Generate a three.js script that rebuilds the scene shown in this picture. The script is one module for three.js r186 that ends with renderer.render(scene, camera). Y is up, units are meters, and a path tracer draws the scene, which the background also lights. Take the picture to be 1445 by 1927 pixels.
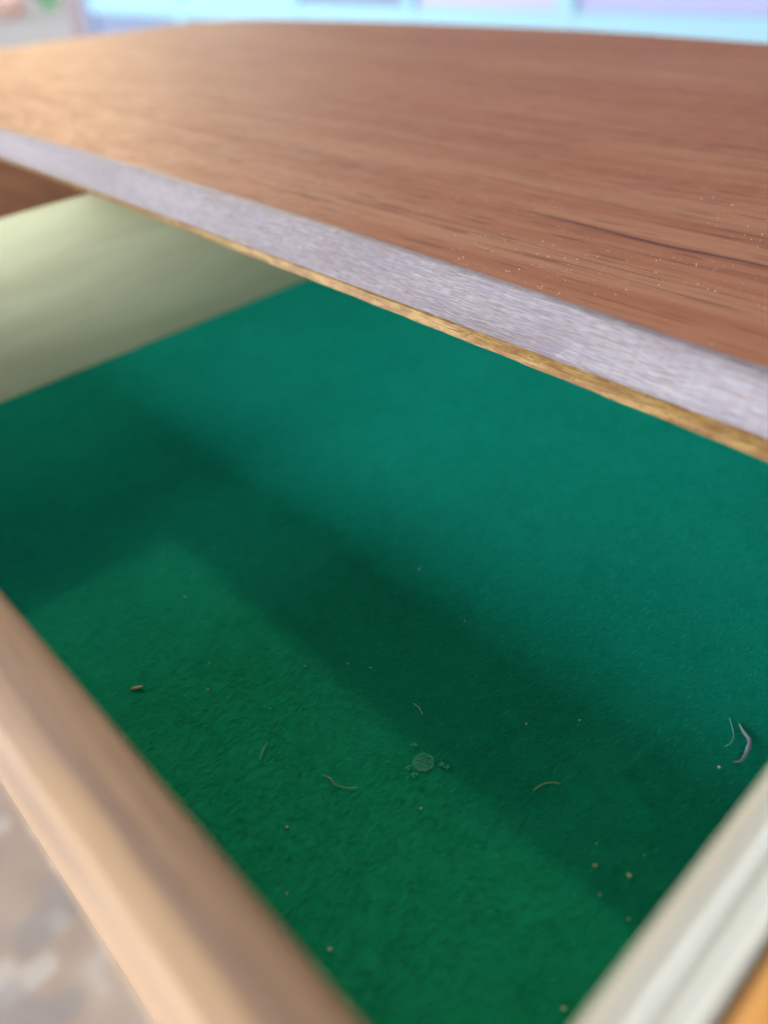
import * as THREE from 'three';
import { mergeGeometries, toCreasedNormals } from 'three/addons/utils/BufferGeometryUtils.js';

// ---------------------------------------------------------------- scale: 1 unit of the survey = K metres, table top at TOP
const K = 1.4, TOP = 0.75;
const P = (x, y, z) => new THREE.Vector3(x * K, TOP + y * K, z * K);

const scene = new THREE.Scene();
const camera = new THREE.PerspectiveCamera(66.076, 767 / 1024, 0.01, 400);
camera.position.set(0, TOP + 0.07 * K, 0);
camera.up.set(-0.40800, 0.78708, -0.46264);
camera.lookAt(camera.position.clone().add(new THREE.Vector3(-0.603553, -0.612741, -0.510170)));
camera.focus = 0.2545;
camera.userData.fStop = 4.5;
scene.add(camera);

const renderer = new THREE.WebGLRenderer({ antialias: true });
renderer.setSize(767, 1024);
renderer.toneMapping = THREE.LinearToneMapping;
renderer.toneMappingExposure = 0.43;
renderer.shadowMap.enabled = true;
renderer.shadowMap.type = THREE.PCFSoftShadowMap;
document.body.appendChild(renderer.domElement);

// low hazy sun far to the left and a little behind the desk
const SUN = new THREE.Vector3(-2.02, 1, -0.82).normalize();
const sun = new THREE.DirectionalLight(new THREE.Color(1.0, 0.71, 0.42), 2.6);
sun.position.copy(SUN).multiplyScalar(8).add(new THREE.Vector3(-0.3, TOP, -0.2));
sun.target.position.set(-0.3, TOP, -0.2);
sun.castShadow = true;
sun.shadow.radius = 3.4;
sun.shadow.mapSize.set(2048, 2048);
Object.assign(sun.shadow.camera, { left: -2, right: 2, top: 2, bottom: -2, near: 0.5, far: 30 });
sun.shadow.bias = -0.0004;
scene.add(sun, sun.target);

// a pale daylight sky, bluer towards the zenith, a little warmer round the sun
{
  const w = 256, h = 128, d = new Float32Array(w * h * 4);
  for (let j = 0; j < h; j++) for (let i = 0; i < w; i++) {
    const el = ((j + 0.5) / h - 0.5) * Math.PI, az = ((i + 0.5) / w * 2 - 1) * Math.PI;
    const dir = new THREE.Vector3(Math.cos(el) * Math.cos(az), Math.sin(el), Math.cos(el) * Math.sin(az));
    const up = Math.max(0, Math.sin(el)), t = Math.pow(up, 0.55), c = Math.max(0, dir.dot(SUN));
    const glow = 2.0 * Math.pow(c, 6);
    const k = (j * w + i) * 4;
    const warm = Math.pow(c, 5);                  // haze round the low sun
    d[k] = (30.5 * (1 - t) + 12 * t) * (1 - 0.1 * warm) + glow;
    d[k + 1] = (31 * (1 - t) + 17.5 * t) * (1 - 0.32 * warm) + glow * 0.6;
    d[k + 2] = (30.5 * (1 - t) + 25.5 * t) * (1 - 0.62 * warm) + glow * 0.3;
    d[k + 3] = 1;
  }
  const sky = new THREE.DataTexture(d, w, h, THREE.RGBAFormat, THREE.FloatType);
  sky.mapping = THREE.EquirectangularReflectionMapping;
  sky.magFilter = sky.minFilter = THREE.LinearFilter;
  sky.needsUpdate = true;
  scene.background = sky;
  scene.environment = sky;
}

// ---------------------------------------------------------------- helpers
function rng(seed) { let s = seed >>> 0; return () => { s = (s + 0x6D2B79F5) | 0; let t = Math.imul(s ^ (s >>> 15), 1 | s); t = (t + Math.imul(t ^ (t >>> 7), 61 | t)) ^ t; return ((t ^ (t >>> 14)) >>> 0) / 4294967296; }; }
function noiseField(seed) {                       // tiling value noise, period px by py cells
  const hash = (x, y) => { let n = Math.imul(x, 374761393) ^ Math.imul(y, 668265263) ^ Math.imul(seed, 362437); n = Math.imul(n ^ (n >>> 13), 1274126177); return ((n ^ (n >>> 16)) >>> 0) / 4294967295; };
  return (x, y, px, py) => {
    const x0 = Math.floor(x), y0 = Math.floor(y), fx = x - x0, fy = y - y0, m = (a, b) => ((a % b) + b) % b;
    const u = fx * fx * (3 - 2 * fx), v = fy * fy * (3 - 2 * fy), xa = m(x0, px), xb = m(x0 + 1, px), ya = m(y0, py), yb = m(y0 + 1, py);
    return (hash(xa, ya) * (1 - u) + hash(xb, ya) * u) * (1 - v) + (hash(xa, yb) * (1 - u) + hash(xb, yb) * u) * v;
  };
}
function texture(w, h, fn, srgb, sx, sy) {        // fn(u, v) -> [r, g, b] 0..1; covers sx by sy metres
  const d = new Uint8Array(w * h * 4);
  for (let j = 0; j < h; j++) for (let i = 0; i < w; i++) {
    const c = fn((i + 0.5) / w, (j + 0.5) / h), k = (j * w + i) * 4;
    for (let q = 0; q < 3; q++) d[k + q] = Math.max(0, Math.min(255, Math.round(c[q] * 255)));
    d[k + 3] = 255;
  }
  const t = new THREE.DataTexture(d, w, h);
  if (srgb) t.colorSpace = THREE.SRGBColorSpace;
  t.wrapS = t.wrapT = THREE.RepeatWrapping;
  t.magFilter = THREE.LinearFilter; t.minFilter = THREE.LinearMipmapLinearFilter; t.generateMipmaps = true;
  t.repeat.set(1 / sx, 1 / sy);
  t.needsUpdate = true;
  return t;
}
const lerp = (a, b, t) => a + (b - a) * t;
const mix3 = (a, b, t) => [lerp(a[0], b[0], t), lerp(a[1], b[1], t), lerp(a[2], b[2], t)];
const grey = (v) => [v, v, v];
const sm = (a, b, x) => { const t = Math.max(0, Math.min(1, (x - a) / (b - a))); return t * t * (3 - 2 * t); };
const enc = (c) => c.map((v) => (v <= 0.0031308 ? v * 12.92 : 1.055 * Math.pow(v, 1 / 2.4) - 0.055));   // linear colour -> sRGB texel

function shade(o) { o.castShadow = true; o.receiveShadow = true; return o; }
function part(parent, name, geometry, material, label) {
  const m = shade(new THREE.Mesh(geometry, material));
  m.name = name; if (label) m.userData.label = label;
  const b = parent.userData.base ?? new THREE.Vector3();
  geometry.translate(-b.x, -b.y, -b.z);
  parent.add(m);
  return m;
}
const names = {};
function numbered(n) { names[n] = (names[n] ?? -1) + 1; return names[n] ? n + '_' + String(names[n]).padStart(3, '0') : n; }
const bases = new Map();
function thing(name, label, category, at, group) {
  const g = new THREE.Group(); g.name = numbered(name); g.position.copy(at);
  g.userData = { label, category }; if (group) g.userData.group = group;
  bases.set(g, at.clone());
  scene.add(g); return g;
}
function piece(root, name, geometry, material, label, parent = root) {   // geometry is given in world places
  const b = bases.get(root); geometry.translate(-b.x, -b.y, -b.z);
  const m = shade(new THREE.Mesh(geometry, material)); m.name = name; if (label) m.userData.label = label;
  parent.add(m); return m;
}
function tag(m, name, label, category, group) { m.name = numbered(name); m.userData = { label, category }; if (group) m.userData.group = group; shade(m); scene.add(m); return m; }

// sweep a closed profile along a path of stations; at(s, i) gives world place of profile point i at station s; uv in metres (u along, v round the profile)
function sweep(stations, count, at, crease = 0.7, caps = true) {
  const pos = [], uv = [], idx = [], rows = stations.length, ring = count + 1;
  let along = 0, prev = null;
  for (let r = 0; r < rows; r++) {
    let round = 0, last = null;
    const first = at(stations[r], 0);
    if (prev) along += first.distanceTo(prev);
    prev = first;
    for (let i = 0; i < ring; i++) {
      const p = at(stations[r], i % count);
      if (last) round += p.distanceTo(last);
      last = p; pos.push(p.x, p.y, p.z); uv.push(along, round);
    }
  }
  for (let r = 0; r < rows - 1; r++) for (let i = 0; i < count; i++) {
    const a = r * ring + i, b = a + 1, c = a + ring, d = c + 1;
    idx.push(a, b, c, b, d, c);
  }
  if (caps) for (const r of [0, rows - 1]) {
    const pts = []; let flat = [];
    for (let i = 0; i < count; i++) pts.push(at(stations[r], i));
    const e1 = pts[1].clone().sub(pts[0]).normalize(); let n = new THREE.Vector3();
    for (let i = 0; i < count; i++) n.add(pts[i].clone().cross(pts[(i + 1) % count]));
    n.normalize(); const e2 = n.clone().cross(e1);
    flat = pts.map((p) => new THREE.Vector2(p.dot(e1), p.dot(e2)));
    const off = pos.length / 3;
    pts.forEach((p, i) => { pos.push(p.x, p.y, p.z); uv.push(flat[i].x, flat[i].y); });
    for (const t of THREE.ShapeUtils.triangulateShape(flat, [])) r ? idx.push(off + t[0], off + t[1], off + t[2]) : idx.push(off + t[0], off + t[2], off + t[1]);
  }
  let g = new THREE.BufferGeometry();
  g.setAttribute('position', new THREE.Float32BufferAttribute(pos, 3));
  g.setAttribute('uv', new THREE.Float32BufferAttribute(uv, 2));
  g.setIndex(idx);
  // make faces look outwards
  g.computeBoundingBox();
  const flatG = g.toNonIndexed(); const p = flatG.attributes.position; let vol = 0;
  const A = new THREE.Vector3(), B = new THREE.Vector3(), C = new THREE.Vector3();
  for (let i = 0; i < p.count; i += 3) { A.fromBufferAttribute(p, i); B.fromBufferAttribute(p, i + 1); C.fromBufferAttribute(p, i + 2); vol += A.dot(B.cross(C)); }
  if (vol < 0) { for (let i = 0; i < idx.length; i += 3) { const t = idx[i + 1]; idx[i + 1] = idx[i + 2]; idx[i + 2] = t; } g.setIndex(idx); }
  return toCreasedNormals(g, crease);
}
const span = (a, b, n) => Array.from({ length: n + 1 }, (_, i) => lerp(a, b, i / n));
// profile of rounded rectangle in (a, b): corners given radius [low-low, high-low, high-high, low-high]
function roundRect(a0, b0, a1, b1, r, seg = 6) {
  const out = [], cs = [[a0, b0, r[0], Math.PI], [a1, b0, r[1], 1.5 * Math.PI], [a1, b1, r[2], 0], [a0, b1, r[3], 0.5 * Math.PI]];
  cs.forEach(([a, b, q, t], k) => {
    const ca = a + (k === 0 || k === 3 ? q : -q), cb = b + (k < 2 ? q : -q);
    if (q <= 0) { out.push([a, b]); return; }
    for (let i = 0; i <= seg; i++) { const th = t + i / seg * Math.PI / 2; out.push([ca + q * Math.cos(th), cb + q * Math.sin(th)]); }
  });
  return out;
}
const alongX = (prof, x0, x1, n = 4, crease = 0.9) => sweep(span(x0, x1, n), prof.length, (x, i) => P(x, prof[i][1], prof[i][0]), crease);   // profile in (z, y)
const alongZ = (prof, z0, z1, n = 4, crease = 0.9) => sweep(span(z0, z1, n), prof.length, (z, i) => P(prof[i][0], prof[i][1], z), crease);   // profile in (x, y)
const boxAt = (x0, y0, z0, x1, y1, z1, r = 0.0008) => alongX(roundRect(z0, y0, z1, y1, [r, r, r, r], 2), x0, x1, 1);

// ---------------------------------------------------------------- materials
const n1 = noiseField(11), n2 = noiseField(29), n3 = noiseField(53), n4 = noiseField(71);
const TW = 1.2, TD = 0.5;
// teak veneer for the top: u runs with the grain
const streakZ = (x) => -0.1748 * K - 0.012 * (x + 0.1 * K) * (x < -0.16 ? -2.4 : -0.9) ;
const teakMap = texture(2048, 1024, (u, v) => {
  const wob = (n1(u * 5, v * 4, 5, 4) - 0.5) * 0.007 + (n1(u * 17, v * 9, 17, 9) - 0.5) * 0.003, w = v + wob;
  const broad = n2(u * 3, w * 14, 3, 14), mid = n2(u * 7, w * 60, 7, 60), fine = n3(u * 24, w * 210, 24, 210), thin = n4(u * 60, w * 480, 60, 480);
  let c = mix3([0.22, 0.083, 0.043], [0.285, 0.121, 0.064], sm(0.15, 0.85, 0.14 * broad + 0.36 * mid + 0.5 * fine));
  c = mix3(c, [0.3119, 0.1778, 0.106], 0.22 * sm(0.62, 0.9, mid) * (0.4 + fine));
  c = mix3(c, [0.08836, 0.03512, 0.01958], 0.5 * sm(0.70, 0.9, thin) + 0.12 * sm(0.66, 0.9, fine));
  // dark mineral streaks: world z = -v * TD
  const x = (u - 1) * TW + 0.2, z = -v * TD;
  for (const [off, width, dark, lo, hi] of [[0, 0.0011, 0.85, -0.22, 0.05], [0.011, 0.0007, 0.4, -0.2, -0.05], [0.026, 0.0006, 0.3, -0.3, 0], [-0.018, 0.0007, 0.35, -0.17, 0.05], [-0.030, 0.0010, 0.3, -0.2, 0.1], [-0.047, 0.0011, 0.22, -0.3, 0.1]]) {
    const dz = z - streakZ(x) - off + (n1(u * 40, v * 2, 40, 2) - 0.5) * 0.0024;
    c = mix3(c, [0.045, 0.022, 0.024], dark * Math.exp(-(dz * dz) / (width * width)) * sm(lo, lo + 0.06, x) * sm(hi, hi - 0.06, x) * (0.55 + 0.6 * n3(u * 60, v * 30, 60, 30)));
  }
  return enc(c);
}, true, TW, TD);
teakMap.offset.set((TW - 0.2) / TW, 0);
const poreBump = texture(1024, 1024, (u, v) => {
  const f = n3(u * 18, v * 190, 18, 190), g = n4(u * 30, v * 320, 30, 320), s = n2(u * 110, v * 120, 110, 120);
  return grey(0.75 - 0.6 * sm(0.68, 0.86, f) - 0.35 * sm(0.7, 0.88, g) + 0.16 * (s - 0.5));
}, false, 0.12, 0.12);
const poreRough = texture(512, 512, (u, v) => grey(0.62 + 0.06 * (n2(u * 8, v * 40, 8, 40) - 0.5) + 0.12 * (n3(u * 40, v * 90, 40, 90) - 0.5)), false, 0.25, 0.25);
const M = {};
M.teak = new THREE.MeshPhysicalMaterial({ map: teakMap, roughness: 0.85, roughnessMap: poreRough, bumpMap: poreBump, bumpScale: 0.00006, specularIntensity: 0.16 });

// worn, silvered front edge
const edgeMap = texture(2048, 1024, (u, v) => {
  const w = v + (n1(u * 30, v * 3, 30, 3) - 0.5) * 0.04, a = n2(u * 130, w * 130, 130, 130), b = n3(u * 190, w * 210, 190, 210), c0 = n1(u * 30, w * 16, 30, 16), cl = n4(u * 12, v * 3, 12, 3);
  let c = mix3([0.11, 0.084, 0.088], [0.205, 0.175, 0.178], sm(0.2, 0.8, 0.4 * a + 0.15 * b + 0.22 * c0 + 0.23 * cl));
  c = mix3(c, [0.085, 0.062, 0.085], 0.6 * sm(0.5, 0.8, c0 * 0.5 + a * 0.5));
  c = mix3(c, [0.14, 0.07, 0.045], 0.75 * sm(0.72, 0.9, b));
  c = mix3(c, [0.30, 0.285, 0.29], 0.3 * sm(0.62, 0.88, n4(u * 100, w * 190, 100, 190)));
  return enc(c);
}, true, 0.5, 0.03);
const edgeBump = texture(1024, 1024, (u, v) => { const w = v + (n1(u * 12, v * 3, 12, 3) - 0.5) * 0.04; return grey(0.5 + 0.5 * (n2(u * 45, w * 130, 45, 130) - 0.5) + 0.5 * (n3(u * 70, w * 220, 70, 220) - 0.5)); }, false, 0.2, 0.03);
M.edge = new THREE.MeshPhysicalMaterial({ map: edgeMap, roughness: 0.58, bumpMap: edgeBump, bumpScale: 0.00007, specularIntensity: 0.7 });
const goldMap = texture(1024, 128, (u, v) => {
  const a = n2(u * 60, v * 14, 60, 14), b = n3(u * 160, v * 24, 160, 24);
  let c = mix3([0.1488, 0.066, 0.01386], [0.2381, 0.1353, 0.03654], sm(0.2, 0.8, 0.6 * a + 0.4 * b));
  c = mix3(c, [0.08184, 0.02805, 0.00756], 0.6 * sm(0.72, 0.92, b));
  return enc(c);
}, true, 0.3, 0.02);
M.gold = new THREE.MeshPhysicalMaterial({ map: goldMap, roughness: 0.5, bumpMap: edgeBump, bumpScale: 0.0002 });
function woodSet(dark, light, seed, sx, sy, lines) {
  const a = noiseField(seed), b = noiseField(seed + 7);
  return texture(512, 512, (u, v) => {
    const w = v + (a(u * 3, v * 3, 3, 3) - 0.5) * 0.05;
    return enc(mix3(dark, light, sm(0.15, 0.85, 0.55 * a(u * 4, w * lines, 4, lines) + 0.3 * b(u * 9, w * lines * 3, 9, lines * 3) + 0.15 * b(u * 30, w * lines * 8, 30, lines * 8))));
  }, true, sx, sy);
}
const woodBump = texture(512, 512, (u, v) => grey(0.5 + 0.5 * (n2(u * 10, v * 90, 10, 90) - 0.5) + 0.4 * (n3(u * 30, v * 200, 30, 200) - 0.5)), false, 0.2, 0.1);
M.drawerFront = new THREE.MeshPhysicalMaterial({ map: texture(1024, 512, (u, v) => {
  const w = v + (n1(u * 3, v * 4, 3, 4) - 0.5) * 0.05, a = n2(u * 4, w * 26, 4, 26), b = n3(u * 7, w * 60, 7, 60), f = n4(u * 40, w * 180, 40, 180), g = n1(u * 5, w * 24, 5, 24);
  let c = mix3([0.19, 0.113, 0.068], [0.30, 0.185, 0.108], sm(0.2, 0.8, 0.45 * a + 0.35 * b + 0.2 * f));
  c = mix3(c, [0.38, 0.235, 0.115], 0.3 * sm(0.58, 0.8, g));
  c = mix3(c, [0.20, 0.135, 0.11], 0.32 * sm(0.6, 0.82, n4(u * 5 + 3.3, w * 34, 5, 34)));
  return enc(c);
}, true, 0.3, 0.09), roughness: 0.6, specularIntensity: 0.35, bumpMap: woodBump, bumpScale: 0.0001 });
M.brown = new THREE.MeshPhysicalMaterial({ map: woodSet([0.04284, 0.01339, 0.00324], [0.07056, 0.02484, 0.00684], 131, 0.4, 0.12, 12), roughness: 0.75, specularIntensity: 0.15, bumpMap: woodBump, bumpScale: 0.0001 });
M.honey = new THREE.MeshPhysicalMaterial({ map: woodSet([0.45, 0.18, 0.0315], [0.594, 0.279, 0.0585], 151, 0.3, 0.08, 8), roughness: 0.45, bumpMap: woodBump, bumpScale: 0.0001 });
M.pale = new THREE.MeshPhysicalMaterial({ map: woodSet([0.36, 0.335, 0.195], [0.405, 0.38, 0.23], 171, 0.3, 0.1, 10), roughness: 0.75, specularIntensity: 0.3, bumpMap: woodBump, bumpScale: 0.00006 });
M.cream = new THREE.MeshPhysicalMaterial({ map: woodSet([0.40, 0.37, 0.295], [0.47, 0.435, 0.35], 177, 0.3, 0.1, 10), roughness: 0.42, bumpMap: woodBump, bumpScale: 0.00006 });
M.ply = new THREE.MeshStandardMaterial({ map: woodSet([0.34, 0.22, 0.12], [0.46, 0.33, 0.2], 191, 0.3, 0.1, 10), roughness: 0.7 });

// felt
const feltMap = texture(1024, 1024, (u, v) => {
  const a = n1(u * 9, v * 9, 9, 9), b = n2(u * 40, v * 40, 40, 40), c0 = n3(u * 150, v * 90, 150, 90);
  return enc(mix3([0.0065, 0.34, 0.20], [0.0105, 0.40, 0.245], sm(0.15, 0.85, 0.35 * a + 0.3 * b + 0.35 * c0)));
}, true, 0.3, 0.3);
const feltBump = texture(1024, 1024, (u, v) => grey(0.5 + 0.5 * (n2(u * 70, v * 60, 70, 60) - 0.5) + 0.6 * (n3(u * 210, v * 120, 210, 120) - 0.5)), false, 0.16, 0.16);
M.felt = new THREE.MeshPhysicalMaterial({ map: feltMap, roughness: 1, bumpMap: feltBump, bumpScale: 0.00002, specularIntensity: 0.03, sheen: 1, sheenRoughness: 0.45, sheenColor: new THREE.Color().setRGB(0.0, 0.46, 0.34) });
M.nap = new THREE.MeshPhysicalMaterial({ color: new THREE.Color(1, 1, 1), vertexColors: true, roughness: 1, specularIntensity: 0.03, side: THREE.DoubleSide, sheen: 1, sheenRoughness: 0.45, sheenColor: new THREE.Color().setRGB(0.0, 0.46, 0.34) });

// ---------------------------------------------------------------- ground
const groundMap = texture(1024, 1024, (u, v) => {
  const a = n1(u * 14, v * 14, 14, 14), b = n2(u * 34, v * 34, 34, 34), c0 = n3(u * 120, v * 120, 120, 120), e = n4(u * 5, v * 5, 5, 5);
  let c = mix3([0.18, 0.117, 0.078], [0.25, 0.174, 0.12], sm(0.2, 0.8, 0.4 * a + 0.3 * b + 0.3 * e));
  c = mix3(c, [0.30, 0.25, 0.20], 0.6 * sm(0.66, 0.85, b));
  c = mix3(c, [0.12, 0.10, 0.095], 0.5 * sm(0.66, 0.85, n4(u * 25, v * 25, 25, 25)));
  return enc(mix3(c, [0.2, 0.16, 0.13], 0.2 * c0));
}, true, 1.1, 1.1);
{
  const g = new THREE.PlaneGeometry(160, 160); g.rotateX(-Math.PI / 2);
  const uv = g.attributes.uv; for (let i = 0; i < uv.count; i++) uv.setXY(i, uv.getX(i) * 160, uv.getY(i) * 160);
  const m = shade(new THREE.Mesh(g, new THREE.MeshStandardMaterial({ map: groundMap, roughness: 0.9, bumpMap: groundMap, bumpScale: 0.003 })));
  m.name = 'ground'; m.userData.kind = 'structure'; scene.add(m);
}

{
  const g = new THREE.PlaneGeometry(14, 26); g.rotateX(-Math.PI / 2); g.translate(-12.2, 0.004, -5);
  const uv = g.attributes.uv; for (let i = 0; i < uv.count; i++) uv.setXY(i, uv.getX(i) * 14, uv.getY(i) * 26);
  const m = shade(new THREE.Mesh(g, new THREE.MeshStandardMaterial({ map: groundMap, color: new THREE.Color().setRGB(0.24, 0.22, 0.20), roughness: 0.95 })));
  m.name = 'soil'; m.userData.kind = 'structure'; scene.add(m);
}

// ---------------------------------------------------------------- house wall with porch roof behind the desk
{
  const Y = (y) => TOP + y * K, ZW = -2.2 * K, xl = -4.68 * K, xr = 3.0;
  const root = thing('house_wall', 'pale blue framed wall with lavender panels behind the desk, out of focus', 'wall', new THREE.Vector3((xl + xr) / 2, 0, ZW));
  const blue = new THREE.MeshStandardMaterial({ color: new THREE.Color().setRGB(0.15,0.265,0.305), roughness: 0.45 });
  const lav = new THREE.MeshStandardMaterial({ color: new THREE.Color().setRGB(0.19,0.19,0.32), roughness: 0.35 });
  const rose = new THREE.MeshStandardMaterial({ color: new THREE.Color().setRGB(0.24,0.22,0.30), roughness: 0.4 });
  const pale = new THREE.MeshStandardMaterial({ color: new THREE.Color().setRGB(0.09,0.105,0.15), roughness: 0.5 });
  const white = new THREE.MeshStandardMaterial({ color: new THREE.Color().setRGB(0.5,0.48,0.45), roughness: 0.8 });
  const timber = new THREE.MeshStandardMaterial({ color: new THREE.Color().setRGB(0.07, 0.045, 0.03), roughness: 0.8 });
  const b = (x0, y0, z0, x1, y1, z1) => { const g = new THREE.BoxGeometry(x1 - x0, y1 - y0, z1 - z0); g.translate((x0 + x1) / 2, (y0 + y1) / 2, (z0 + z1) / 2); return g; };
  piece(root, 'wall', b(xl, 0, ZW - 0.25, xr, 2.5, ZW - 0.06), white);
  piece(root, 'middle_rail', b(xl + 0.12, Y(-0.288), ZW - 0.059, xr, Y(-0.222), ZW), blue, 'bright cyan horizontal rail');
  piece(root, 'bottom_rail', b(xl + 0.12, 0, ZW - 0.059, xr, 0.06, ZW - 0.005), blue);
  const edges = [-4.67, -3.72, -2.86, -2.24, -1.60, -0.9, -0.2, 0.5, 1.2];
  piece(root, 'stile', b(xl, 0, ZW - 0.059, xl + 0.119, 2.3, ZW + 0.003), pale, 'pale lavender end post');
  for (let i = 1; i < edges.length; i++) { const x = edges[i] * K, w = i === 4 ? 0.045 : 0.035; piece(root, 'stile', b(x - w, 0.061, ZW - 0.058, x + w, 2.3, ZW + 0.004), blue); }
  for (let i = 0; i < edges.length - 1; i++) {
    const x0 = edges[i] * K + (i ? 0.047 : 0.121), x1 = edges[i + 1] * K - 0.047;
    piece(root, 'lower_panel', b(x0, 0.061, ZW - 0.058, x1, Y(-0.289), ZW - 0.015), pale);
    piece(root, 'upper_panel', b(x0, Y(-0.221), ZW - 0.058, x1, 2.3, ZW - 0.02), i < 3 ? (i < 2 ? blue : pale) : i === 3 ? rose : lav, i === 3 ? 'dusky rose grey panel' : undefined);
  }
  piece(root, 'corner_post', b(xl - 0.34, 0, ZW - 0.3, xl - 0.003, 2.5, ZW - 0.02), new THREE.MeshStandardMaterial({ color: new THREE.Color().setRGB(0.11, 0.075, 0.07), roughness: 0.8 }), 'brownish grey corner post');
  piece(root, 'porch_roof', b(-3.36, 2.5, ZW - 0.4, 3.3, 2.62, 2.42), timber);
}

// ---------------------------------------------------------------- far left: sandy garden wall and a potted plant
{
  const at = new THREE.Vector3(-13.3 * K, 0, -5.0 * K);
  const root = thing('garden_wall', 'sand coloured wall far behind on the left, out of focus', 'wall', at);
  const g = new THREE.BoxGeometry(0.3, 8.6, 30); g.translate(at.x, 4.3, at.z + 2);
  piece(root, 'wall_body', g, new THREE.MeshStandardMaterial({ color: new THREE.Color().setRGB(0.40, 0.27, 0.14), roughness: 0.9 }));
  const c = new THREE.BoxGeometry(0.4, 0.1, 30.1); c.translate(at.x, 8.651, at.z + 2);
  piece(root, 'coping', c, new THREE.MeshStandardMaterial({ color: new THREE.Color().setRGB(0.5, 0.43, 0.33), roughness: 0.9 }));
}
function pot(root, at, r, h, mat) {
  const pts = [[0, 0], [r * 0.68, 0], [r * 0.9, h * 0.8], [r, h * 0.81], [r, h], [r * 0.88, h], [r * 0.86, h * 0.86], [0, h * 0.85]].map(([x, y]) => new THREE.Vector2(x, y));
  const g = new THREE.LatheGeometry(pts, 24); g.translate(at.x, at.y, at.z); return piece(root, 'pot', g, mat);
}
{
  const at = new THREE.Vector3(-8.05 * K, 0, -3.46 * K);
  const root = thing('leafy_plant', 'green leafy plant far behind on the ground, left of the blue wall', 'plant', at);
  const r = rng(5), leaf = new THREE.MeshStandardMaterial({ color: new THREE.Color().setRGB(0.04, 0.17, 0.05), roughness: 0.6, side: THREE.DoubleSide });
  for (let i = 0; i < 60; i++) {
    const L = 0.22 + 0.16 * r(), w = 0.05 + 0.03 * r(), s = new THREE.Shape();
    s.moveTo(0, 0); s.quadraticCurveTo(w, L * 0.45, 0, L); s.quadraticCurveTo(-w, L * 0.45, 0, 0);
    const g = new THREE.ShapeGeometry(s, 5);
    const p = g.attributes.position; for (let k = 0; k < p.count; k++) p.setZ(k, -0.9 * p.getY(k) ** 2 + 0.4 * Math.abs(p.getX(k)));
    g.rotateX((r() - 0.2) * 1.1); g.rotateY(r() * 6.28); g.translate(at.x + (r() - 0.5) * 0.1, 0.02 + r() * 0.3, at.z + (r() - 0.5) * 0.1); g.computeVertexNormals();
    piece(root, 'leaf', g, leaf);
  }
}
{
  const at = new THREE.Vector3(-8.35 * K, 0, -3.25 * K);
  const root = thing('flower_pot', 'empty dusty terracotta pot in the far left background, out of focus', 'pot', at);
  pot(root, at, 0.2, 0.24, new THREE.MeshStandardMaterial({ color: new THREE.Color().setRGB(0.26, 0.15, 0.11), roughness: 0.9 }));
}

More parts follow.
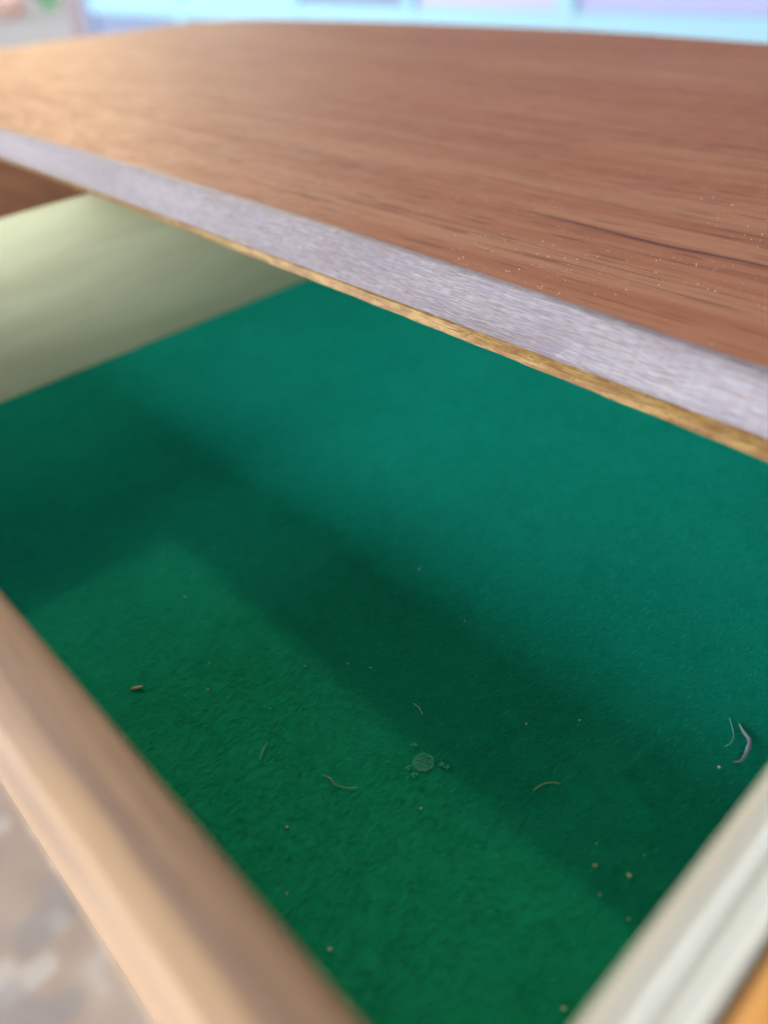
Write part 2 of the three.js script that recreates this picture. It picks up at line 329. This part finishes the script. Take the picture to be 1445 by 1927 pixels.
// ---------------------------------------------------------------- the desk
const zTop = (x) => 0.1184 * x * x + 0.0722 * x - 0.1268;
const zLip = (x) => 0.0209 * x * x + 0.0237 * x - 0.1239;
const zBot = (x) => 0.0256 * x * x + 0.0394 * x - 0.1206;
const desk = thing('desk', 'reddish brown teak writing desk with its green lined drawer pulled open', 'desk', new THREE.Vector3(-0.35 * K, 0, -0.29 * K));
{
  // veneered top: outline in plan
  const xs = span(-0.715, 0.25, 60), inset = 0.0012;
  const s = new THREE.Shape();
  xs.forEach((x, i) => { const z = zTop(x) - inset; i ? s.lineTo(x * K, -z * K) : s.moveTo(x * K, -z * K); });
  s.lineTo(0.25 * K, 0.404 * K);
  const back = [[0.25, 0.404], [0.1, 0.413], [-0.05, 0.426], [-0.2, 0.4455], [-0.28, 0.455], [-0.36, 0.459], [-0.5, 0.4545], [-0.6, 0.4455], [-0.645, 0.436], [-0.672, 0.418], [-0.684, 0.395], [-0.690, 0.365], [-0.703, 0.325], [-0.715, 0.26]];
  s.splineThru(back.slice(1).map(([x, z]) => new THREE.Vector2(x * K, z * K)));
  s.closePath();
  const g = new THREE.ExtrudeGeometry(s, { depth: 0.0112 * K, bevelEnabled: false, curveSegments: 60 });
  g.rotateX(-Math.PI / 2); g.translate(0, TOP - 0.0112 * K, 0);
  piece(desk, 'tabletop', toCreasedNormals(g, 0.5), M.teak);
  // front edge: silvered bevel, then a golden lower lip
  const N = 240, st = span(-0.72, 0.25, N);
  const jag = noiseField(7);
  const band = (x) => { const a = zTop(x) - 0.0012, w = (jag((x + 1) * 260, 0.5, 9999, 2) - 0.5) * 0.00035, l = zLip(x), d = l - zTop(x);
    return [[a - 0.004, -0.0112], [a - 0.004, -0.0004], [a + 0.0004 + w, 0.00012], [zTop(x) + 0.0004, -0.0002], [zTop(x) + 0.0012, -0.0010], [zTop(x) + d * 0.5, -0.0050], [l - 0.0006, -0.0088], [l - 0.0001, -0.0092], [l - 0.0012, -0.0094], [l - 0.0012, -0.0112]]; };
  piece(desk, 'edge_band', sweep(st, 10, (x, i) => { const q = band(x)[i]; return P(x, q[1], q[0]); }, 0.6), M.edge, 'worn silvery lilac bevelled front edge');
  const lip = (x) => { const l = zLip(x), b = zBot(x), w = (jag((x + 1) * 180, 3.5, 9999, 9) - 0.5) * 0.0004;
    return [[l - 0.010, -0.0118], [l - 0.010, -0.0113], [l - 0.0011, -0.0113], [l - 0.0011, -0.00945], [l - 0.0003, -0.00945], [l + 0.0001, -0.0097], [lerp(l, b, 0.5) + 0.0004, -0.0106], [b, -0.0117 + w], [b - 0.0006, -0.0121 + w]]; };
  piece(desk, 'lower_lip', sweep(st, 9, (x, i) => { const q = lip(x)[i]; return P(x, q[1], q[0]); }, 0.7), M.gold, 'narrow golden wood strip under the edge');

  // carcass
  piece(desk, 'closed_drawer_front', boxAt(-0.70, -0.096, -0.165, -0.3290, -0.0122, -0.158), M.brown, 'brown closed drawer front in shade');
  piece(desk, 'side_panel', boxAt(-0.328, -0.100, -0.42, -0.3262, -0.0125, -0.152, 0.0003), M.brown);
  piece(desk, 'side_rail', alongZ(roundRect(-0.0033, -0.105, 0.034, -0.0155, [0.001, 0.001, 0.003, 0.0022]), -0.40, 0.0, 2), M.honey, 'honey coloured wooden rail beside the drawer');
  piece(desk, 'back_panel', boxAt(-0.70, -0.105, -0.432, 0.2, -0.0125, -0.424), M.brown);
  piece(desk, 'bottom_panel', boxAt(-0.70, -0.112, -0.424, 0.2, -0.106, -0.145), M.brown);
  for (const [x, z] of [[-0.66, -0.18], [0.16, -0.18], [-0.62, -0.40], [0.16, -0.39]]) {
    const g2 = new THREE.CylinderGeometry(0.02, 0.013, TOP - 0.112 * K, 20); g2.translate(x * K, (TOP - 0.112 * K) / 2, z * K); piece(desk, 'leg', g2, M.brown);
  }
}
// the drawer: its pieces are sub-parts
const drawer = new THREE.Group(); drawer.name = 'drawer'; drawer.userData.label = 'open drawer lined with green felt'; desk.add(drawer);
const FELT = -0.079, XL = -0.317, XR = -0.013;
{
  const top = [[-0.0145, -0.098], [-0.0005, -0.098], [0, -0.0975], [0, -0.0176], [-0.0002, -0.0168], [-0.0007, -0.0161], [-0.0016, -0.0154], [-0.0028, -0.0147], [-0.0038, -0.0142], [-0.0046, -0.0140], [-0.0123, -0.0140], [-0.0134, -0.0142], [-0.0141, -0.0148], [-0.0145, -0.0158]];
  piece(desk, 'drawer_front', alongX(top, -0.335, 0.0, 40, 0.9), M.drawerFront, 'sunlit teak drawer front seen from above', drawer);
  piece(desk, 'drawer_side', alongZ(roundRect(-0.3245, -0.094, XL, -0.014, [0.0008, 0.0008, 0.0026, 0.0026]), -0.42, -0.0147), M.pale, 'pale greenish white left drawer side', drawer);
  const right = [[XR, -0.094], [-0.0055, -0.094], [-0.0055, -0.045], [-0.0062, -0.0445], [-0.0062, -0.0380], [-0.0055, -0.0375], [-0.0036, -0.030], [-0.0036, -0.0195], [-0.0040, -0.0170], [-0.0050, -0.0152], [-0.0058, -0.0149], [-0.0066, -0.0147], [-0.0074, -0.0146], [-0.0079, -0.0149], [-0.0084, -0.0148], [-0.0091, -0.0141], [-0.0105, -0.0140], [-0.0117, -0.0144], [-0.0126, -0.0152], [XR, -0.0166]];
  piece(desk, 'drawer_side', alongZ(right, -0.42, -0.0147, 4, 0.6), M.cream, 'cream right drawer side with a rounded top', drawer);
  piece(desk, 'drawer_back', boxAt(XL + 0.0003, -0.094, -0.42, XR - 0.0003, -0.020, -0.4135), M.pale, undefined, drawer);
  piece(desk, 'drawer_bottom', boxAt(XL - 0.004, -0.088, -0.418, XR + 0.004, -0.0815, -0.0146), M.ply, undefined, drawer);
  // felt sheet with a little waviness
  const g = new THREE.PlaneGeometry((XR - XL) * K, 0.399 * K, 120, 150); g.rotateX(-Math.PI / 2);
  g.translate((XL + XR) / 2 * K, TOP + FELT * K - 0.0006, (-0.0146 - 0.1995) * K);
  const p = g.attributes.position, uv = g.attributes.uv;
  for (let i = 0; i < p.count; i++) { const x = p.getX(i), z = p.getZ(i); p.setY(i, p.getY(i) + 0.0001 * (n1(x * 25 + 40, z * 25 + 40, 999, 999) - 0.5)); uv.setXY(i, x, -z); }
  for (let i = 0; i < p.count; i++) {   // the cut edge wanders a little
    const c = i % 121, row = Math.floor(i / 121), x = p.getX(i), z = p.getZ(i);
    if (c === 0 || c === 120) p.setX(i, x + (c ? -1 : 1) * 0.0009 * n2(z * 220 + 300, 4.5, 9999, 9));
    if (row === 150) p.setZ(i, z - 0.0009 * n3(x * 200 + 300, 2.5, 9999, 9));
  }
  g.computeVertexNormals();
  piece(desk, 'felt_lining', g, M.felt, 'green felt lining', drawer);
  // the nap: short flattened fibres in tufts
  const r = rng(77), T = 0.016, variants = [];
  for (let v = 0; v < 4; v++) {
    const pos = [], col = [], nor = [], idx = [];
    for (let f = 0; f < 110; f++) {
      const x = (r() - 0.5) * T * 1.3, z = (r() - 0.5) * T * 1.3, L = 0.001 + 0.0018 * r(), a = -1.25 + (r() - 0.5) * 0.9, lift = 0.00006 + 0.00016 * r(), w = 0.00004 + 0.00004 * r(), bend = (r() - 0.5) * 0.8;
      const tone = 0.5 + 0.75 * r() + (r() < 0.16 ? 0.9 * r() : 0), c = [0.0085 * tone + (r() < 0.06 ? 0.03 : 0), 0.40 * tone, 0.238 * tone], b0 = pos.length / 3;
      for (let k = 0; k <= 3; k++) {
        const t = k / 3, aa = a + bend * t, px = x + Math.cos(aa) * L * t, pz = z + Math.sin(aa) * L * t, py = lift * Math.sin(Math.PI * (0.08 + 0.78 * t)), ww = w * (1 - 0.7 * t);
        pos.push(px - Math.sin(aa) * ww, py, pz + Math.cos(aa) * ww, px + Math.sin(aa) * ww, py, pz - Math.cos(aa) * ww);
        for (let q = 0; q < 2; q++) { col.push(...c); nor.push((q - 0.5) * Math.sin(aa) * 0.35, 1, (0.5 - q) * Math.cos(aa) * 0.35); }
        if (k < 3) { const o = b0 + k * 2; idx.push(o, o + 2, o + 1, o + 1, o + 2, o + 3); }
      }
    }
    const q = new THREE.BufferGeometry();
    q.setAttribute('position', new THREE.Float32BufferAttribute(pos, 3)); q.setAttribute('color', new THREE.Float32BufferAttribute(col, 3)); q.setAttribute('normal', new THREE.Float32BufferAttribute(nor, 3)); q.setIndex(idx); q.normalizeNormals();
    variants.push(q);
  }
  const spots = variants.map(() => []), b = bases.get(desk), m4 = new THREE.Matrix4(), q4 = new THREE.Quaternion(), up = new THREE.Vector3(0, 1, 0), one = new THREE.Vector3();
  const pitch = 0.0085;
  for (let x = XL * K + 0.008; x < XR * K - 0.006; x += pitch) for (let z = -0.0205 * K; z > -0.30 * K; z -= pitch) {
    q4.setFromAxisAngle(up, (r() - 0.5) * 0.7 + 0.5 * (n2(x * 30 + 20, z * 30 + 50, 999, 999) - 0.5)); const sc = 0.85 + 0.4 * r(); one.set(sc, sc, sc);
    spots[Math.floor(r() * 4)].push(m4.compose(new THREE.Vector3(x + (r() - 0.5) * 0.006 - b.x, TOP + FELT * K - 0.0006 - b.y, z + (r() - 0.5) * 0.006 - b.z), q4, one).clone());
  }
  variants.forEach((g2, v) => {
    const im = new THREE.InstancedMesh(g2, M.nap, spots[v].length); spots[v].forEach((mm, i) => im.setMatrixAt(i, mm));
    im.name = numbered('felt_nap'); im.userData.kind = 'stuff'; shade(im); drawer.add(im);
  });
}

// ---------------------------------------------------------------- lint, hairs and crumbs on the felt
const FY = TOP + FELT * K - 0.00045;
function hair(label, pts, r, color, category = 'hair', name = 'hair') {
  const c = new THREE.CatmullRomCurve3(pts.map(([x, z, y]) => new THREE.Vector3(x * K, FY + (y ?? 0.0004), z * K)));
  const mid = c.getPoint(0.5), g = new THREE.TubeGeometry(c, 24, r, 6); g.translate(-mid.x, -mid.y, -mid.z);
  const m = new THREE.Mesh(g, new THREE.MeshStandardMaterial({ color: new THREE.Color().setRGB(...color), roughness: 0.6 })); m.position.copy(mid);
  return tag(m, name, label, category);
}
hair('long wavy pale hair on the felt, left of the pale stain', [[-0.0890, -0.0514], [-0.0872, -0.0519], [-0.0855, -0.0516], [-0.0840, -0.0523], [-0.0825, -0.0533], [-0.0816, -0.0544]], 0.00009, [0.5, 0.6, 0.42]);
hair('curved tan hair on the felt, right of the pale stain', [[-0.0543, -0.0797], [-0.0541, -0.0811], [-0.0537, -0.0825], [-0.0527, -0.0839], [-0.0514, -0.0848]], 0.0001, [0.6, 0.62, 0.45]);
hair('thin upright green hair on the felt near the drawer front', [[-0.1049, -0.0479], [-0.1040, -0.0462], [-0.1024, -0.0441]], 0.00009, [0.4, 0.7, 0.4]);
hair('short fine hair on the felt, above the pale stain', [[-0.0884, -0.0785], [-0.0866, -0.0785], [-0.0848, -0.0777]], 0.0001, [0.5, 0.8, 0.6]);
hair('thin teal thread beside the lilac lint curl', [[-0.0345, -0.1240], [-0.0328, -0.1220], [-0.0316, -0.1203], [-0.0311, -0.1180], [-0.0316, -0.1165]], 0.00012, [0.3, 0.75, 0.7], 'thread', 'thread');
{ // curl of lint: a crumpled ribbon
  const c = new THREE.CatmullRomCurve3([[-0.0322, -0.1240, 0.0006], [-0.0305, -0.1222, 0.0016], [-0.0284, -0.1206, 0.0022], [-0.0275, -0.1178, 0.002], [-0.0274, -0.1153, 0.0012], [-0.0284, -0.1142, 0.0004]].map(([x, z, y]) => new THREE.Vector3(x * K, FY + y, z * K)));
  const N = 40, pos = [], idx = [], r = rng(3);
  for (let i = 0; i <= N; i++) {
    const t = i / N, p = c.getPoint(t), d = c.getTangent(t), s = new THREE.Vector3(-d.z, 0, d.x).normalize(), w = 0.00062 * Math.pow(Math.sin(Math.PI * (0.06 + 0.9 * t)), 1.2) * (0.75 + 0.5 * r());
    for (let k = -2; k <= 2; k++) pos.push(p.x + s.x * w * k / 2, p.y + 0.0005 * (r() - 0.4) - 0.0003 * k * k * 0.4, p.z + s.z * w * k / 2);
    if (i < N) for (let k = 0; k < 4; k++) { const a = i * 5 + k; idx.push(a, a + 5, a + 1, a + 1, a + 5, a + 6); }
  }
  const g = new THREE.BufferGeometry(); g.setAttribute('position', new THREE.Float32BufferAttribute(pos, 3)); g.setIndex(idx); g.computeVertexNormals();
  const mid = c.getPoint(0.5); g.translate(-mid.x, -mid.y, -mid.z);
  const m = new THREE.Mesh(g, new THREE.MeshStandardMaterial({ color: new THREE.Color().setRGB(0.42, 0.48, 0.58), roughness: 0.9, side: THREE.DoubleSide })); m.position.copy(mid);
  tag(m, 'lint_curl', 'crumpled lilac grey curl of lint on the felt near the right drawer side', 'lint');
}
{ // pale dried stain: a round crust of flecks
  const r = rng(19), gs = [], cx = -0.0757 * K, cz = -0.0688 * K;
  for (let i = 0; i < 1100; i++) {
    const a = r() * 6.283, q = Math.sqrt(r()), R = 0.0032 * (0.86 + 0.22 * n1(a * 3.5 + 9, 0.5, 9999, 9) + 0.1 * r());
    if (q < 0.8 && r() < 0.45) continue;
    const g = new THREE.IcosahedronGeometry(0.00005 + 0.00007 * r(), 0); g.scale(1 + r(), 0.2, 0.7 + r()); g.rotateY(r() * 6.28); g.translate(Math.cos(a) * q * R, 0.00012 + 0.00012 * r(), Math.sin(a) * q * R); gs.push(g);
  }
  for (const [dx, dz, n] of [[0.0045, -0.0033, 9], [0.0062, -0.0036, 8], [0.0012, 0.0052, 9], [-0.0018, 0.0046, 5], [-0.0062, -0.0022, 9]]) for (let i = 0; i < n; i++) {
    const g = new THREE.IcosahedronGeometry(0.0002 + 0.00018 * r(), 0); g.scale(1, 0.5, 1); g.translate(dx + (r() - 0.5) * 0.0013, 0.0004, dz + (r() - 0.5) * 0.0013); gs.push(g);
  }
  const m = new THREE.Mesh(mergeGeometries(gs), new THREE.MeshStandardMaterial({ color: new THREE.Color().setRGB(0.085, 0.55, 0.42), roughness: 0.9 })); m.position.set(cx, FY + 0.0001, cz);
  tag(m, 'dried_stain', 'round pale dried stain with scattered flecks on the felt', 'stain');
}
{ // crumbs
  const r = rng(41);
  const crumb = (x, z, size, color, label, group) => {
    const g = new THREE.IcosahedronGeometry(size *= 0.62, 1), p = g.attributes.position, seen = {};
    for (let i = 0; i < p.count; i++) { const k = [p.getX(i), p.getY(i), p.getZ(i)].map((v) => v.toFixed(6)).join(); const s = seen[k] ??= 0.7 + 0.6 * r(); p.setXYZ(i, p.getX(i) * s * 1.2, p.getY(i) * s * 0.7, p.getZ(i) * s); }
    g.computeVertexNormals(); g.rotateY(r() * 6);
    const m = new THREE.Mesh(g, new THREE.MeshStandardMaterial({ color: new THREE.Color().setRGB(...color), roughness: 0.85 })); m.position.set(x * K, FY + size * 0.6 + 0.0001, z * K);
    tag(m, 'crumb', label, 'crumb', group);
  };
  const flake = [[-0.1415, -0.0349]];
  { const g = new THREE.SphereGeometry(0.0013, 10, 8); g.scale(1.7, 0.3, 0.55); g.rotateZ(0.08); g.rotateY(0.95);
    const m = new THREE.Mesh(g, new THREE.MeshStandardMaterial({ color: new THREE.Color().setRGB(0.5, 0.46, 0.33), roughness: 0.8 })); m.position.set(flake[0][0] * K, FY + 0.0004, flake[0][1] * K);
    tag(m, 'wood_flake', 'narrow tan flake on the felt close to the drawer front', 'flake'); }
  crumb(-0.0302, -0.0779, 0.00085, [0.82, 0.82, 0.64], 'largest cream crumb on the felt beside the right drawer side');
  crumb(-0.0358, -0.0752, 0.00075, [0.55, 0.62, 0.5], 'dull irregular crumb just left of the largest cream crumb');
  crumb(-0.0299, -0.1110, 0.0006, [0.9, 0.92, 0.86], 'small white crumb just below the lilac lint curl');
  crumb(-0.0605, -0.0290, 0.0006, [0.75, 0.82, 0.78], 'pale crumb at the bottom of the felt beside the drawer front');
  crumb(-0.0252, -0.0508, 0.0006, [0.65, 0.74, 0.68], 'pale crumb nearest the bottom of the right drawer side');
  crumb(-0.0852, -0.0383, 0.0005, [0.8, 0.68, 0.56], 'small pinkish crumb on the felt below the wavy hair');
  for (const [x, z] of [[-0.0383, -0.0791], [-0.1164, -0.0682], [-0.1205, -0.1128], [-0.0977, -0.1066], [-0.032, -0.0711], [-0.0305, -0.0835], [-0.0683, -0.0605], [-0.1122, -0.0542], [-0.1609, -0.0609], [-0.0742, -0.0298], [-0.0258, -0.071], [-0.135, -0.052], [-0.128, -0.047], [-0.109, -0.076], [-0.104, -0.079], [-0.066, -0.092], [-0.058, -0.101]])
    crumb(x, z, 0.00026 + 0.00016 * r(), [0.6 + 0.25 * r(), 0.75, 0.6], 'tiny pale speck on the green felt', 'tiny specks scattered on the green felt');
}
{ // dust on the table top: too many to count
  const r = rng(63), g = new THREE.IcosahedronGeometry(0.000095, 0), list = [], m4 = new THREE.Matrix4(), q4 = new THREE.Quaternion();
  for (let i = 0; i < 4200; i++) {
    const x = lerp(-0.36, 0.02, r()), z = zTop(x) - 0.003 - Math.pow(r(), 1.3) * 0.12;
    if (n1(x * 60 + 70, z * 90 + 70, 999, 999) < 0.42) continue;
    const s = 0.5 + 1.3 * r() * r(); q4.setFromEuler(new THREE.Euler(r() * 6, r() * 6, r() * 6));
    list.push(m4.compose(P(x, 0, z).add(new THREE.Vector3(0, 0.00006, 0)), q4, new THREE.Vector3(s * (1 + 2 * r() * r()), s * 0.8, s)).clone());
  }
  const im = new THREE.InstancedMesh(g, new THREE.MeshStandardMaterial({ color: new THREE.Color().setRGB(0.5, 0.37, 0.28), roughness: 0.8 }), list.length); list.forEach((mm, i) => im.setMatrixAt(i, mm));
  im.name = 'dust'; im.userData = { kind: 'stuff', label: 'fine pale dust specks on the reddish brown table top', category: 'dust' }; shade(im); scene.add(im);
}

renderer.render(scene, camera);
